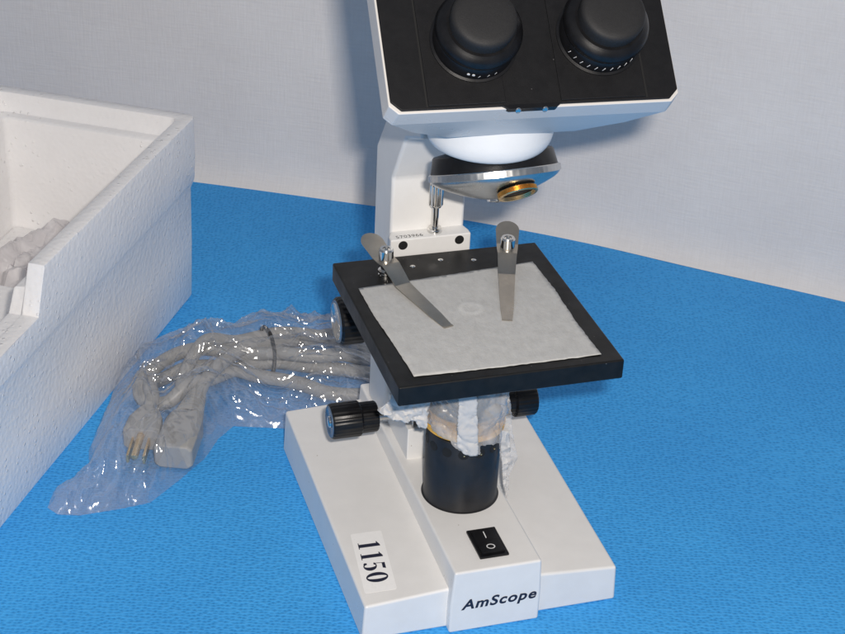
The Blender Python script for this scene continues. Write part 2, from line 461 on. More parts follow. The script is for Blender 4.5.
# brand lettering on the front of the base
def text_obj(name, body, size, mat, parent, origin, xdir, ydir, shear=0.0, weight=0.0, xscale=1.0, depth=0.01, spacing=1.0):
    cu = bpy.data.curves.new(name, 'FONT'); cu.body = body; cu.size = size
    cu.shear = shear; cu.offset = weight; cu.extrude = 0; cu.space_character = spacing; cu.resolution_u = 6
    t = bpy.data.objects.new(name+'_tmp', cu); COL.objects.link(t)
    bpy.context.view_layer.update()
    dg = bpy.context.evaluated_depsgraph_get()
    me = bpy.data.meshes.new_from_object(t.evaluated_get(dg))
    bpy.data.objects.remove(t)
    bm = bmesh.new(); bm.from_mesh(me)
    xd = Vector(xdir).normalized(); yd = Vector(ydir).normalized(); zd = xd.cross(yd)
    ret = bmesh.ops.extrude_face_region(bm, geom=list(bm.faces))
    for v in [g for g in ret['geom'] if isinstance(g, bmesh.types.BMVert)]: v.co.z += depth
    for v in bm.verts:
        x, y, z = v.co
        v.co = Vector(origin)+xd*x*xscale+yd*y+zd*z
    return link(name, bm, mat, parent, smooth=0)
text_obj('lettering', 'AmScope', 0.90, M['ink'], base, (-2.02, -0.004, 1.52), (1, 0, 0.012), (0, 0, 1), shear=0.22, weight=0.024, xscale=1.09, depth=0.012, spacing=1.14)

# power switch
bm = bmesh.new()
loft(bm, [[(x, y, z) for x, y in ((-0.86, 0.84), (0.80, 0.84), (0.80, 3.30), (-0.86, 3.30))] for z in (4.0, 4.20)])
sw = link('power_switch', bm, M['black'], base, bevel=0.05)
bm = bmesh.new()
loft(bm, [[(-0.66, y, 4.15) for y in (1,)]+[(-0.66, 1.02, 4.15), (-0.66, 1.02, 4.34), (-0.66, 2.07, 4.225), (-0.66, 3.12, 4.30), (-0.66, 3.12, 4.15)],
          [(0.60, 1, 4.15)]+[(0.60, 1.02, 4.15), (0.60, 1.02, 4.34), (0.60, 2.07, 4.225), (0.60, 3.12, 4.30), (0.60, 3.12, 4.15)]])
link('rocker', bm, M['black'], sw, bevel=0.03)
bm = bmesh.new()
box(bm, -0.05, 0.0, 2.36, 2.86, 4.20, 4.300)
for v in bm.verts:
    if v.co.z > 4.25: v.co.z = 4.245+(v.co.y-2.07)*0.0715+0.003
ring = []
ax, ay = -0.03, 1.55
for rr in (0.24, 0.18):
    for zt in (0.006, -0.02):
        ring.append([(ax+rr*math.cos(t*math.pi/16), ay+rr*math.sin(t*math.pi/16), 4.225+(2.07-(ay+rr*math.sin(t*math.pi/16)))*0.1095+zt) for t in range(32)])
ring = [ring[0], ring[1], ring[3], ring[2]]
rs = [[bm.verts.new(p) for p in lp] for lp in ring]
for a, b in zip(rs, rs[1:]+rs[:1]):
    for i in range(32): bm.faces.new((a[i], a[(i+1) % 32], b[(i+1) % 32], b[i]))
link('switch_marks', bm, M['whiteink'], sw, smooth=0)

# inventory sticker on the left wing, digits read towards the front
def wing_z(x, y):
    t = (y-0.55)/(19.2-0.55); u = (-(x-XO)-2.1)/(7.22-2.1)
    a = 2.66+(2.30-2.66)*u; b = 3.10+(2.86-3.10)*u
    return a+(b-a)*t+0.003
sd = Vector((-0.10, -0.995, 0)); su = Vector((0.995, -0.10, 0))    # reading direction, letter-up direction
so = Vector((-6.42, 6.55, 0))
def st(a, b, t):     # a along the reading direction, b up the letters
    p = so+sd*a+su*b; return Vector((p.x, p.y, wing_z(p.x, p.y)+t))
bm = bmesh.new()
rr = 0.12; pts = []
for cx_, cy_, a0 in ((5.0-rr, -0.1+rr, -90), (5.0-rr, 1.65-rr, 0), (rr, 1.65-rr, 90), (rr, -0.1+rr, 180)):
    for k in range(5):
        th = R(a0+90*k/4); pts.append((cx_+rr*math.cos(th), cy_+rr*math.sin(th)))
poly_extrude(bm, pts, st, 0.001, 0.008)
stk = link('number_sticker', bm, M['sticker'], base, smooth=0)
tag(stk, 'white paper sticker printed 1150')
bm = bmesh.new()
def dig(pts): poly_extrude(bm, pts, st, 0.005, 0.012)
def ringseg(cx, cy, rx, ry, ix, iy, a0, a1, n=40, ox=0):
    for k in range(n):
        t0 = R(a0+(a1-a0)*k/n); t1 = R(a0+(a1-a0)*(k+1)/n)
        dig([(cx+rx*math.cos(t0), cy+ry*math.sin(t0)), (cx+rx*math.cos(t1), cy+ry*math.sin(t1)),
             (cx+ox+ix*math.cos(t1), cy+iy*math.sin(t1)), (cx+ox+ix*math.cos(t0), cy+iy*math.sin(t0))])
b0 = 0.17; H = 1.20
for a0 in (0.78, 1.70):
    dig([(a0+.23, b0+.05), (a0+.50, b0+.05), (a0+.50, b0+H), (a0+.40, b0+H), (a0+.23, b0+H-.08)])
    dig([(a0+.10, b0), (a0+.62, b0), (a0+.62, b0+.05), (a0+.10, b0+.05)])
    dig([(a0+.10, b0+H-.20), (a0+.27, b0+H-.17), (a0+.27, b0+H-.08), (a0+.10, b0+H-.14)])
a0 = 2.56
dig([(a0+.14, b0+H-.17), (a0+.58, b0+H-.17), (a0+.64, b0+H), (a0+.14, b0+H)])
dig([(a0+.10, b0+.58), (a0+.15, b0+.58), (a0+.18, b0+H-.17), (a0+.14, b0+H-.17)])
ringseg(a0+.33, b0+.37, .37, .37, .12, .31, -125, 140, ox=-0.02)
dig([(a0+.03, b0+.10), (a0+.12, b0+.02), (a0+.22, b0+.10), (a0+.18, b0+.22), (a0+.06, b0+.22)])
a0 = 3.46
ringseg(a0+.38, b0+H/2, .40, H/2, .14, H/2-.08, 0, 360)
link('printed_number', bm, M['ink'], stk, smooth=0)

# lamp housing
bm = bmesh.new()
lathe(bm, (0, 7.07, 4.03), (0, 0, 1), [(0, 2.18), (0.06, 2.2), (0.10, 2.12), (0.2, 2.10), (4.5, 2.10), (4.6, 2.04), (4.6, 1.7), (4.3, 1.65)], 96)
lamp = link('lamp_housing', bm, M['lampblack'], mic)
for az, z in ((-93, 7.95), (-70, 7.95), (-44, 7.95), (-18, 7.95), (8, 7.98), (34, 7.98)):
    d = Vector((math.sin(R(az)), -math.cos(R(az)), 0)); c = Vector((0, 7.07, z))
    bm = bmesh.new()
    lathe(bm, c+d*2.06, d, [(0, 0.29), (0.05, 0.29), (0.055, 0.24)], 28)
    h = link('screw_hole', bm, M['dark'], lamp)
    bm = bmesh.new(); lathe(bm, c+d*2.09+Vector((0.05, 0, -0.05)), d, [(0, 0.06), (0.04, 0.05), (0.05, 0.03)], 6)
    link('grub_screw', bm, M['brass'], h)

# condenser with amber filter, below the stage
bm = bmesh.new()
lathe(bm, (0, 7.07, 9.9), (0, 0, 1), [(0, 1.9), (0.1, 2.05), (1.6, 2.05), (1.7, 1.7), (3.0, 1.7), (3.1, 2.2), (4.95, 2.2)], 64)
cond = link('condenser', bm, M['black'], mic)
bm = bmesh.new()
lathe(bm, (0, 7.07, 8.84), (0, 0, 1), [(0, 2.22), (0.04, 2.27), (0.32, 2.27), (0.37, 2.22)], 64)
link('filter_disc', bm, M['yellow'], cond)
bm = bmesh.new(); box(bm, -0.25, 0.25, 9.0, 11.2, 10.2, 11.4)
link('condenser_bracket', bm, M['black'], cond, bevel=0.05)

# wrapping paper and film still taped round the condenser
def wrap_sheet(name, poly, R0, mat, seed, amp, thick, parent, step=0.09):
    """poly: (azimuth deg, z) on a cylinder round the optical axis"""
    rnd = random.Random(seed)
    pp = [(a*0.04, z) for a, z in poly]
    vs, fs = sheet(pp, step, 0.03, rnd)
    bm = bmesh.new(); vv = []
    for v in vs:
        az = R(v.x/0.04); z = v.y
        n = noise.noise(Vector((v.x*1.1, z*0.8, seed)))*amp+abs(noise.noise(Vector((v.x*1.7, z*1.3, seed+9))))*amp*0.8
        n -= 0.09*max(0, 1-abs(noise.noise(Vector((v.x*0.9, z*0.9, seed+3))))*8)+0.05*max(0, 1-abs(noise.noise(Vector((v.x*2.1, z*2.1, seed+5))))*7)
        r = R0+n
        vv.append(bm.verts.new((r*math.sin(az), 7.07-r*math.cos(az), z)))
    for f in fs: bm.faces.new([vv[i] for i in f])
    o = link(name, bm, mat, parent, smooth=40)
    sm = o.modifiers.new('thickness', 'SOLIDIFY'); sm.thickness = thick*K*0.5
    return o
wr = wrap_sheet('wrapping_film', [(-96, 12.6), (40, 12.6), (42.7, 9.88), (39.3, 8.5), (3.3, 8.75), (2.7, 8.23), (-9.7, 8.22), (-25.9, 8.60), (-38, 9.12), (-52.0, 9.12), (-75.9, 9.45), (-95, 9.35)], 2.46, M['wrap'], 4, 0.22, 0.012, mic)
tag(wr, 'torn translucent wrapping film and paper round the condenser')
wrap_sheet('paper_strip', [(-29.0, 12.4), (-8.2, 12.4), (-0.4, 8.6), (-1.4, 8.27), (-15.4, 8.30), (-27.3, 8.86)], 2.62, M['wrappaper'], 11, 0.10, 0.015, wr)
wrap_sheet('brown_tape', [(-88, 12.0), (-83, 12.0), (-80, 9.3), (-84, 9.3)], 2.62, M['tape'], 15, 0.04, 0.012, wr, 0.12)
def flat_sheet(name, poly, fn, mat, seed, amp, thick, parent, step=0.09, jag=0.03, fr=1.5):
    rnd = random.Random(seed)
    vs, fs = sheet(poly, step, jag, rnd)
    bm = bmesh.new(); vv = []
    for v in vs:
        n = noise.noise(Vector((v.x*fr, v.y*fr, seed)))*amp+abs(noise.noise(Vector((v.x*fr*2, v.y*fr*2, seed+9))))*amp
        n -= 0.09*max(0, 1-abs(noise.noise(Vector((v.x*0.9, v.y*0.9, seed+3))))*8)+0.05*max(0, 1-abs(noise.noise(Vector((v.x*2.1, v.y*2.1, seed+5))))*7)
        vv.append(bm.verts.new(fn(v.x, v.y, n)))
    for f in fs: bm.faces.new([vv[i] for i in f])
    o = link(name, bm, mat, parent, smooth=40)
    sm = o.modifiers.new('thickness', 'SOLIDIFY'); sm.thickness = thick*K*0.5
    return o
flat_sheet('paper_flap', [(-5.2, 10.6), (-4.65, 11.0), (-4.2, 12.2), (-2.3, 12.2), (-2.55, 9.4), (-3.0, 9.42), (-3.12, 9.85), (-4.2, 9.88), (-4.75, 10.2)],
           lambda x, z, n: (x, 6.2+(x+3.5)*-0.25+n, z), M['wrappaper'], 21, 0.28, 0.015, wr)
flat_sheet('hanging_film', [(1.1, 12.3), (1.9, 11.6), (2.2, 9.9), (2.35, 8.6), (2.75, 6.9), (2.34, 5.9), (2.36, 4.3), (2.02, 5.3), (1.86, 6.62), (1.6, 7.99), (1.3, 9.5)],
           lambda x, z, n: (x+n*0.3, 5.75+n-(x-1.6)*0.2, z), M['wrap'], 33, 0.22, 0.012, wr, 0.09, fr=0.8)
flat_sheet('hanging_strip', [(1.5, 9.0), (2.1, 8.8), (2.3, 7.4), (2.15, 5.6), (2.30, 3.95+0.2), (2.0, 5.2), (1.8, 7.0)],
           lambda x, z, n: (x+n*0.3, 5.55+n, z), M['wrappaper'], 35, 0.18, 0.012, wr, 0.09, fr=0.8)

# arm: column, sloping throat and round-nosed top that carries the head
bm = bmesh.new()
prof = [(18.1, 4.0), (18.1, 20.9), (16.6, 22.9), (15.0, 25.2), (12.0, 26.9), (10.0, 26.9), (10.0, 24.7), (12.6, 23.6), (13.4, 22.4), (14.75, 20.3), (14.75, 4.0)]
loops = []
for x in (-2.36, 2.02):
    loops.append([(x, y, z) for y, z in prof])
loft(bm, loops)
arm = link('arm', bm, M['paint'], mic, bevel=0.22, seg=3)
def stadium(r, cx, cy, back, n=28):
    pts = [(cx+r*math.cos(R(180+180*k/n)), cy+r*math.sin(R(180+180*k/n))) for k in range(n+1)]
    return pts+[(cx+r*0.74, back), (cx-r*0.74, back)]
bm = bmesh.new()
lv = [(25.72, 2.62), (25.74, 2.80), (25.82, 2.95), (25.98, 3.08), (26.25, 3.20), (26.6, 3.27), (28.3, 3.32)]
loft(bm, [[(x, y, z+0.0*(y-7)) for x, y in stadium(r, 0.24, 7.0, 12.6)] for z, r in lv])
link('arm_collar', bm, M['paint'], arm, smooth=50)
# foot of the column with the slideway in front
bm = bmesh.new(); box(bm, -2.06, 2.0, 10.75, 14.9, 4.0, 6.15)
link('slideway_foot', bm, M['paint'], arm, bevel=0.08)
bm = bmesh.new(); box(bm, -1.75, 1.7, 10.95, 14.85, 6.1, 14.8)
link('slideway', bm, M['satin'], arm, bevel=0.06)
bm = bmesh.new(); box(bm, -2.0, 1.95, 11.6, 14.3, 12.8, 14.83)
link('stage_bracket', bm, M['black'], arm, bevel=0.1)

# block with two screws and the serial number
bm = bmesh.new()
pf = [(-2.62, 13.72), (2.10, 13.72), (2.10, 14.2), (1.96, 14.8), (-2.36, 14.8), (-2.62, 14.2)]
loft(bm, [[(x, y, z) for x, y in pf] for z in (14.9, 16.95)])
blk = link('limb_block', bm, M['paint'], arm, bevel=0.09, seg=3)
for x in (-1.90, 1.42):
    bm = bmesh.new(); lathe(bm, (x, 13.72, 16.58), (0, -1, 0), [(-0.01, 0.27), (0.012, 0.27), (0.016, 0.22)], 30)
    s1 = link('screw', bm, M['dark'], blk)
text_obj('serial_number', '5703966', 0.44, M['greyink'], blk, (-2.25, 13.90, 16.952), (1, 0.02, 0), (0, 1, 0), xscale=1.0, depth=0.004, spacing=1.05)
bm = bmesh.new()
lathe(bm, (0.13, 14.35, 16.93), (0, 0, 1), [(0, 0.42), (0.18, 0.42), (0.22, 0.36), (0.30, 0.36), (0.32, 0.2), (1.55, 0.2), (1.6, 0.33), (3.3, 0.33), (3.35, 0.22)], 40)
stp = link('stop_screw', bm, M['chrome'], arm)
bm = bmesh.new()
lathe(bm, (0.13, 14.35, 18.6), (0, 0, 1), [(0, 0.35), (0.05, 0.38), (1.25, 0.38), (1.3, 0.34)], 48, wob=lambda i: 0.06 if i % 4 < 2 else -0.04)
link('knurled_nut', bm, M['chrome'], stp, smooth=20)

# focus knobs
def knob(c, s, r, l, nudge, big=False):
    ax = (s, 0, 0); c = Vector(c)
    bm = bmesh.new()
    if big:
        prof = [(0, r*0.62), (0.5, r*0.62), (0.55, r*0.9), (0.65, r), (l-0.15, r), (l, r*0.92)]
    else:
        prof = [(0, r*0.80), (0.07, r*0.86), (0.95, r*0.87), (1.0, r*0.93), (1.08, r), (l-0.12, r), (l, r*0.93)]
    lathe(bm, c, ax, prof, 96, wob=lambda i: 0.012 if i % 4 < 2 else -0.012)
    k = link('focus_knob', bm, M['black'], arm, smooth=30)
    bm = bmesh.new()
    lathe(bm, c+Vector(ax)*(l-0.01), ax, [(0, r*0.90), (0.05, r*0.88), (0.05, r*0.70), (-0.02+0.05, r*0.66), (0.03, r*0.2)], 48)
    link('knob_cap', bm, M['knobcap'], k)
    bm = bmesh.new()
    lathe(bm, c+Vector(ax)*(l+0.02), ax, [(0, r*0.34), (0.06, r*0.32), (0.08, r*0.2)] if not big else [(0, r*0.8), (0.04, r*0.78), (0.05, r*0.74)], 32)
    link('cap_disc', bm, M['chrome'], k)
    return k
Y1, Z1 = 11.7, 6.75
knob((-3.72, Y1, Z1), -1, 1.03, 2.75, 0); knob((3.6, Y1, Z1-0.15), 1, 1.0, 2.35, 0)
bm = bmesh.new(); lathe(bm, (-3.75, Y1, Z1), (1, 0, 0), [(0, 0.30), (7.4, 0.30)], 32)
link('focus_shaft', bm, M['satin'], arm)
knob((-3.0, 16.0, 10.75), -1, 1.42, 2.05, 0, True); knob((2.7, 16.0, 10.75), 1, 1.42, 2.05, 0, True)
bm = bmesh.new(); lathe(bm, (-3.2, 16.0, 10.75), (1, 0, 0), [(0, 0.55), (6.1, 0.55)], 32)
link('coarse_shaft', bm, M['black'], arm)

# stage
bm = bmesh.new()
loft(bm, [[(-6, 0.33, z), (6, 0.33, z), (6, 13.61, z), (-6, 13.61, z)] for z in (14.87, 16.0)])
stage = link('stage', bm, M['stage'], mic, bevel=0.10, seg=3)
for v_ in (bpy.data.objects[stage.name],):
    pass
for x, y in ((0.0, 12.65), (1.82, 12.25), (-1.75, 12.25), (5.2, 12.9)):
    bm = bmesh.new(); lathe(bm, (x, y, 15.99), (0, 0, 1), [(0, 0.15), (0.03, 0.15), (0.06, 0.11), (0.07, 0.04)], 24)
    if x < 5: link('stage_screw', bm, M['chrome'], stage)
    else: bm.free()
# stage clips: bowed spring strips turning on chrome posts
def clip(post, along, L0, L1):
    d = Vector((along[0], along[1], 0)).normalized(); s = Vector((-d.y, d.x, 0)); P0 = Vector((post[0], post[1], 0))
    prof = []
    for k in range(9):
        a_ = R(6+84*k/8); prof.append((-L0+0.66*(1-math.cos(a_)), 17.62-0.34*0.66*(1-math.cos(a_)), 0.66*math.sin(a_)))
    prof += [(-0.75, 17.16, 0.62), (-0.45, 17.02, 0.60), (0.0, 16.96, 0.58), (0.48, 16.95, 0.54), (0.60, 16.91, 0.53),
            (1.80, 16.33, 0.47), (1.95, 16.30, 0.46), (L1-1.3, 16.12, 0.36), (L1-0.25, 16.055, 0.29), (L1, 16.09, 0.28)]
    bm = bmesh.new(); loops = []
    for t, z, wd in prof:
        c = P0+d*t
        loops.append([c+s*wd+Vector((0, 0, z+.025)), c-s*wd+Vector((0, 0, z+.025)), c-s*wd+Vector((0, 0, z-.025)), c+s*wd+Vector((0, 0, z-.025))])
    loft(bm, loops)
    o = link('stage_clip', bm, M['steel'], stage, smooth=12)
    bm = bmesh.new()
    lathe(bm, P0+Vector((0, 0, 15.98)), (0, 0, 1), [(0, 0.40), (0.14, 0.40), (0.16, 0.28), (0.26, 0.28), (0.28, 0.42), (0.40, 0.42), (0.42, 0.28), (0.80, 0.28), (0.90, 0.36), (0.95, 0.41), (1.62, 0.41), (1.72, 0.35), (1.72, 0.20), (1.60, 0.17)], 48)
    link('clip_post', bm, M['chrome'], o, smooth=30)
    return o
clip((-3.52, 11.55), (0.27, -1), 2.1, 6.45)
clip((3.45, 11.4), (-0.34, -1), 2.1, 6.45)

# nosepiece, leaning forward
ND = Vector((0.02, -math.sin(R(24.5)), -math.cos(R(24.5)))); NC = Vector((0.68, 7.0, 24.15))
bm = bmesh.new()
lathe(bm, NC, ND, [(-1.15, 1.6), (-0.86, 3.02), (-0.78, 3.1), (0.0, 3.26)], 96)
nose = link('nosepiece', bm, M['black'], mic)
bm = bmesh.new()
lathe(bm, NC, ND, [(0.0, 3.30), (0.04, 3.34), (0.36, 3.36), (0.42, 3.30), (0.50, 3.25), (0.68, 3.0), (0.92, 2.5), (1.18, 1.85), (1.40, 1.2), (1.50, 0.85), (1.53, 0.4)], 128)
turret = link('turret', bm, M['satin'], nose, smooth=30)
bm = bmesh.new()
lathe(bm, NC, ND, [(0.06, 3.35), (0.06, 3.385), (0.34, 3.405), (0.34, 3.36)], 180, wob=lambda i: 0.002 if i % 3 else -0.002)
link('knurled_ring', bm, M['satin'], nose, smooth=15)
# threaded objective ports on the conical face
def on_cone(az, t):
    ax, a, b = basis(ND)
    # radial direction for azimuth az measured from the world-forward side
    f = (Vector((0, -1, 0))-ax*Vector((0, -1, 0)).dot(ax)).normalized(); g = ax.cross(f)
    rd = f*math.cos(R(az))+g*math.sin(R(az))
    r = 3.40+(0.95-3.22)*(t-0.5)/0.96
    n = (rd*0.75+ax*2.27).normalized()
    return NC+ax*t+rd*r, n
for az, inset in ((-11, 0),):
    p, n = on_cone(az, 1.05)
    bm = bmesh.new()
    prof = []
    for k in range(6): prof += [(-0.02+0.045*k, 0.99), (0.016+0.045*k, 1.03)]
    prof += [(0.28, 0.99), (0.28, 0.88)] + [(0.28-0.035*k, 0.88-0.02*(k % 2)) for k in range(7)]
    p = p+n*0.12
    lathe(bm, p-n*0.06, n, prof, 72, cap=False)
    pt = link('objective_port', bm, M['brass'], turret, smooth=15)
    bm = bmesh.new(); lathe(bm, p-n*0.03, n, [(0, 0.89), (0.03, 0.89)], 48)
    link('port_hole', bm, M['dark'], pt)
p = NC+ND*1.52
bm = bmesh.new(); lathe(bm, p, ND, [(0, 0.5), (0.12, 0.5), (0.16, 0.42), (0.2, 0.2)], 40)
link('centre_screw', bm, M['chrome'], turret)

# ------------------------------------------------------------------ binocular head
th, hy = 0.821, -0.074
HU = Vector((math.cos(hy), math.sin(hy), 0))
def hz(v): return Vector((math.cos(hy)*v[0]-math.sin(hy)*v[1], math.sin(hy)*v[0]+math.cos(hy)*v[1], v[2]))
HV = hz((0, math.sin(th), math.cos(th))); HN = hz((0, -math.cos(th), math.sin(th)))
HO = Vector((-0.03, 0.03, 30.635))
def hp(u, v, n=0): return HO+HU*u+HV*v+HN*n
bm = bmesh.new()
W = 6.88
T = 12.2
def hring(side, lo, top, n, ch=0.42, cd=0.0):
    # rectangle with cut corners
    return [hp(-side+ch, lo, n), hp(side-ch, lo, n), hp(side, lo+ch, n), hp(side, top-ch, n), hp(side-ch, top, n), hp(-side+ch, top, n), hp(-side, top-ch, n), hp(-side, lo+ch, n)]
loft(bm, [hring(W+0.02, -0.10, T+.1, -0.16), hring(W+0.08, -0.05, T+.1, -1.45, 0.36), hring(W-0.75, 0.25, T-0.7, -3.2, 0.9), hring(W-2.2, 0.62, T-1.6, -4.9, 1.5)][::-1])
head = link('binocular_head', bm, M['headpaint'], mic, smooth=6, bevel=0.05, seg=2)
bm = bmesh.new()
loft(bm, [hring(W-0.06, 0.0, T, -0.14, 0.46), hring(W-0.06, 0.0, T, 0.0, 0.46)])
face = link('face_plate', bm, M['face'], head, bevel=0.05)
# tab that laps over the white rim, with its two screws
bm = bmesh.new()
tabp = [(-1.72, 0.05), (-1.35, -0.16), (0.85, -0.16), (1.15, 0.05)]
loft(bm, [[hp(u, v, n) for u, v in tabp] for n in (-0.35, 0.004)])
link('face_tab', bm, M['black'], face)
for u in (-0.95, 0.33):
    bm = bmesh.new(); lathe(bm, hp(u, -0.18, -0.10), -HV+HN*0.9, [(0, 0.13), (0.05, 0.13), (0.09, 0.08)], 20)
    link('screw', bm, M['chrome'], face)
# sliding eyepiece plates
for u0, u1 in ((-5.12, -1.50), (1.12, 5.2)):
    bm = bmesh.new()
    loft(bm, [[hp(u0, 0.14, n), hp(u1, 0.14, n), hp(u1, T-0.1, n), hp(u0, T-0.1, n)] for n in (-0.02, 0.07)])
    link('slide_plate', bm, M['face'], face, bevel=0.03)
for u in (-5.17, 5.26):
    bm = bmesh.new()
    loft(bm, [[hp(u-0.045, 0.10, n), hp(u+0.045, 0.10, n), hp(u+0.045, T-0.1, n), hp(u-0.045, T-0.1, n)] for n in (-0.02, 0.012)])
    link('slide_groove', bm, M['dark'], face)
# eyepieces
def eyepiece(u, v, spread):
    c = hp(u, v, 0.05)
    bm = bmesh.new()
    lathe(bm, c, HN, [(0, 2.06), (0.10, 2.06), (0.14, 1.94), (0.28, 1.94), (0.75, 1.90), (0.85, 1.84), (0.88, 1.7)], 96)
    e = link('eyepiece', bm, M['black'], head)
    e['label'] = 'black eyepiece with rubber cup, left of the head' if u < 0 else 'black eyepiece with white tick scale, right of the head'
    bm = bmesh.new()
    lathe(bm, c, HN, [(0.86, 1.72), (0.98, 1.80), (1.10, 1.96), (1.30, 2.02), (1.46, 1.98), (1.62, 1.86), (1.72, 1.72), (1.80, 1.62)], 96)
    link('eyecup', bm, M['black'], e)
    bm = bmesh.new()
    lathe(bm, c, HN, [(1.70, 1.46), (1.85, 1.50), (2.35, 1.52), (2.46, 1.50), (2.55, 1.44), (2.61, 1.34), (2.65, 1.15), (2.68, 0.8), (2.69, 0.3)], 96)
    link('dust_cap', bm, M['rubber'], e)
    # dioptre ticks
    bm = bmesh.new()
    rng = range(-62, 40, 11) if spread else (-4, 9, 20)
    for k, a in enumerate(rng):
        dr = HU*math.sin(R(a))-HV*math.cos(R(a)); tn = HU*math.cos(R(a))+HV*math.sin(R(a))
        q = c+dr*1.90
        hgt = 0.24 if spread else 0.14
        lp = []
        for rr_ in (-0.01, 0.036):
            lp.append([q+dr*rr_-tn*0.015+HN*0.30, q+dr*rr_+tn*0.015+HN*0.30, q+dr*rr_+tn*0.10+HN*(0.30+hgt), q+dr*rr_+tn*0.07+HN*(0.30+hgt)])
        loft(bm, lp)
    if not spread:
        for a in (-18, -11):
            dr = HU*math.sin(R(a))-HV*math.cos(R(a)); q = c+dr*1.90
            lathe(bm, q, dr, [(0, 0.09), (0.05, 0.09)], 12) if False else None
            for rr_ in (0,):
                lathe(bm, q+HN*0.5, dr, [(0.0, 0.07), (0.04, 0.07)], 14)
    link('tick_scale', bm, M['whiteink'], e, smooth=0)
eyepiece(-2.60, 3.22, False); eyepiece(3.42, 3.28, True)

# ------------------------------------------------------------------ tissue sheet lying on the stage
rnd = random.Random(5)
pap = [(-5.35, 10.40), (4.98, 11.28), (5.08, 8.0), (4.93, 4.5), (4.98, 1.0), (0.0, 1.0), (-4.98, 1.10), (-5.1, 4.0), (-5.32, 7.2)]
vs, fs = sheet(pap, 0.22, 0.022, rnd)
bm = bmesh.new(); vv = []
for v in vs:
    d = (Vector((v.x, v.y))-Vector((-0.05, 7.0))).length
    e = max(0, 1-edgedist((v.x, v.y), pap)/0.6)
    z = 16.02+0.012*noise.noise(Vector((v.x*0.8, v.y*0.8, 0)))+0.012+0.05*e*max(0, noise.noise(Vector((v.x*0.6, v.y*0.6, 5))))
    z += 0.035*math.exp(-((d-0.52)/0.14)**2)
    vv.append(bm.verts.new((v.x, v.y, z)))
for f in fs: bm.faces.new([vv[i] for i in f])
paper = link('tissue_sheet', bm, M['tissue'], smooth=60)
sm = paper.modifiers.new('thickness', 'SOLIDIFY'); sm.thickness = 0.012*K; sm.offset = 1
tag(paper, 'white square of lens tissue lying on the black microscope stage', 'tissue paper')

# ------------------------------------------------------------------ polystyrene box
B = Vector((-8.75, 40.35)); E1 = Vector((-.846, .533)); E2 = Vector((-.533, -.846))
WA, WB = 15.6, 37.0
def bp(a, b, z):
    p = B+E1*a+E2*b; return Vector((p.x, p.y, z))
def ringpts(o, r):
    pts = []
    def arc(ca, cb, a0):
        for k in range(7):
            t = R(a0+90*k/6); pts.append((ca+r*math.cos(t), cb+r*math.sin(t)))
    arc(o+r, o+r, 180)                       # back right corner (a=0,b=0)
    n = 10
    arc(WA-o-r, o+r, 270)
    for k in range(1, 20): pts.append((WA-o, 3+(WB-6)*k/20))
    arc(WA-o-r, WB-o-r, 0)
    arc(o+r, WB-o-r, 90)
    for b in (33, 30, 27, 25.6, 24.7, 24.35, 23.55, 23.2, 22, 20, 17, 14, 11, 8, 5): pts.append((o, b))
    return pts
prof = [(0.42, 0.0), (0.36, 0.15), (0.28, 4.5), (0.24, 8.6), (0.10, 9.0), (0.02, 9.3), (-0.02, 11.0), (0.0, 13.7), (0.02, 13.77), (0.07, 13.8), (0.98, 13.8), (1.02, 13.78), (1.04, 13.7), (1.12, 12.5), (1.2, 12.38), (1.75, 12.3), (1.86, 12.2), (1.9, 12.05), (2.1, 5.0), (2.2, 3.0), (2.4, 2.0)]
bm = bmesh.new(); loops = []
for i, (o, z) in enumerate(prof):
    lp = []
    for a, b in ringpts(o, max(0.35, 0.75-o*0.2)):
        # notch: part of the rim is cut away towards the front
        if b < 23.2: lim = 99
        elif b < 24.35: lim = 13.8-(b-23.2)/1.15*2.8
        else: lim = 11.0
        if b >= 34: lim = 99 if a > 7 else 11.0
        side = a < 4
        zz = min(z, lim+(0.0 if i < 11 else -0.012*(i-10))) if (side or b > 34) else z
        zz = zz if z < 10 else zz
        wob = 0.035*noise.noise(Vector((a*0.5, b*0.5, z*0.5)))
        p = bp(a+wob, b+wob*0.7, zz)
        lp.append(p)
    loops.append(lp)
loft(bm, loops, cap=False)
bot = [bm.verts.new(p) for p in loops[0]]; bm.faces.new(bot)
top = [bm.verts.new(p) for p in loops[-1]]; bm.faces.new(top)
bmesh.ops.remove_doubles(bm, verts=bm.verts, dist=0.0005)
foam_box = link('foam_box', bm, M['foam'], smooth=32)
tag(foam_box, 'open white polystyrene packing box with a notch in its rim', 'foam box')
# moulded insert inside the box
bm = bmesh.new()
def rbox(a0, a1, b0, b1, z0, z1): loft(bm, [[bp(a0, b0, z), bp(a1, b0, z), bp(a1, b1, z), bp(a0, b1, z)] for z in (z0, z1)])
rbox(1.95, 13.6, 2.0, 34.9, 1.9, 4.0)
rbox(1.9, 4.2, 2.05, 33.0, 3.9, 7.2)
rbox(12.0, 13.65, 9.0, 33.0, 3.9, 7.0)
rbox(4.1, 11.0, 14.0, 20.0, 3.9, 6.4)
ins = link('moulded_insert', bm, M['foam'], foam_box, bevel=0.45, seg=4)

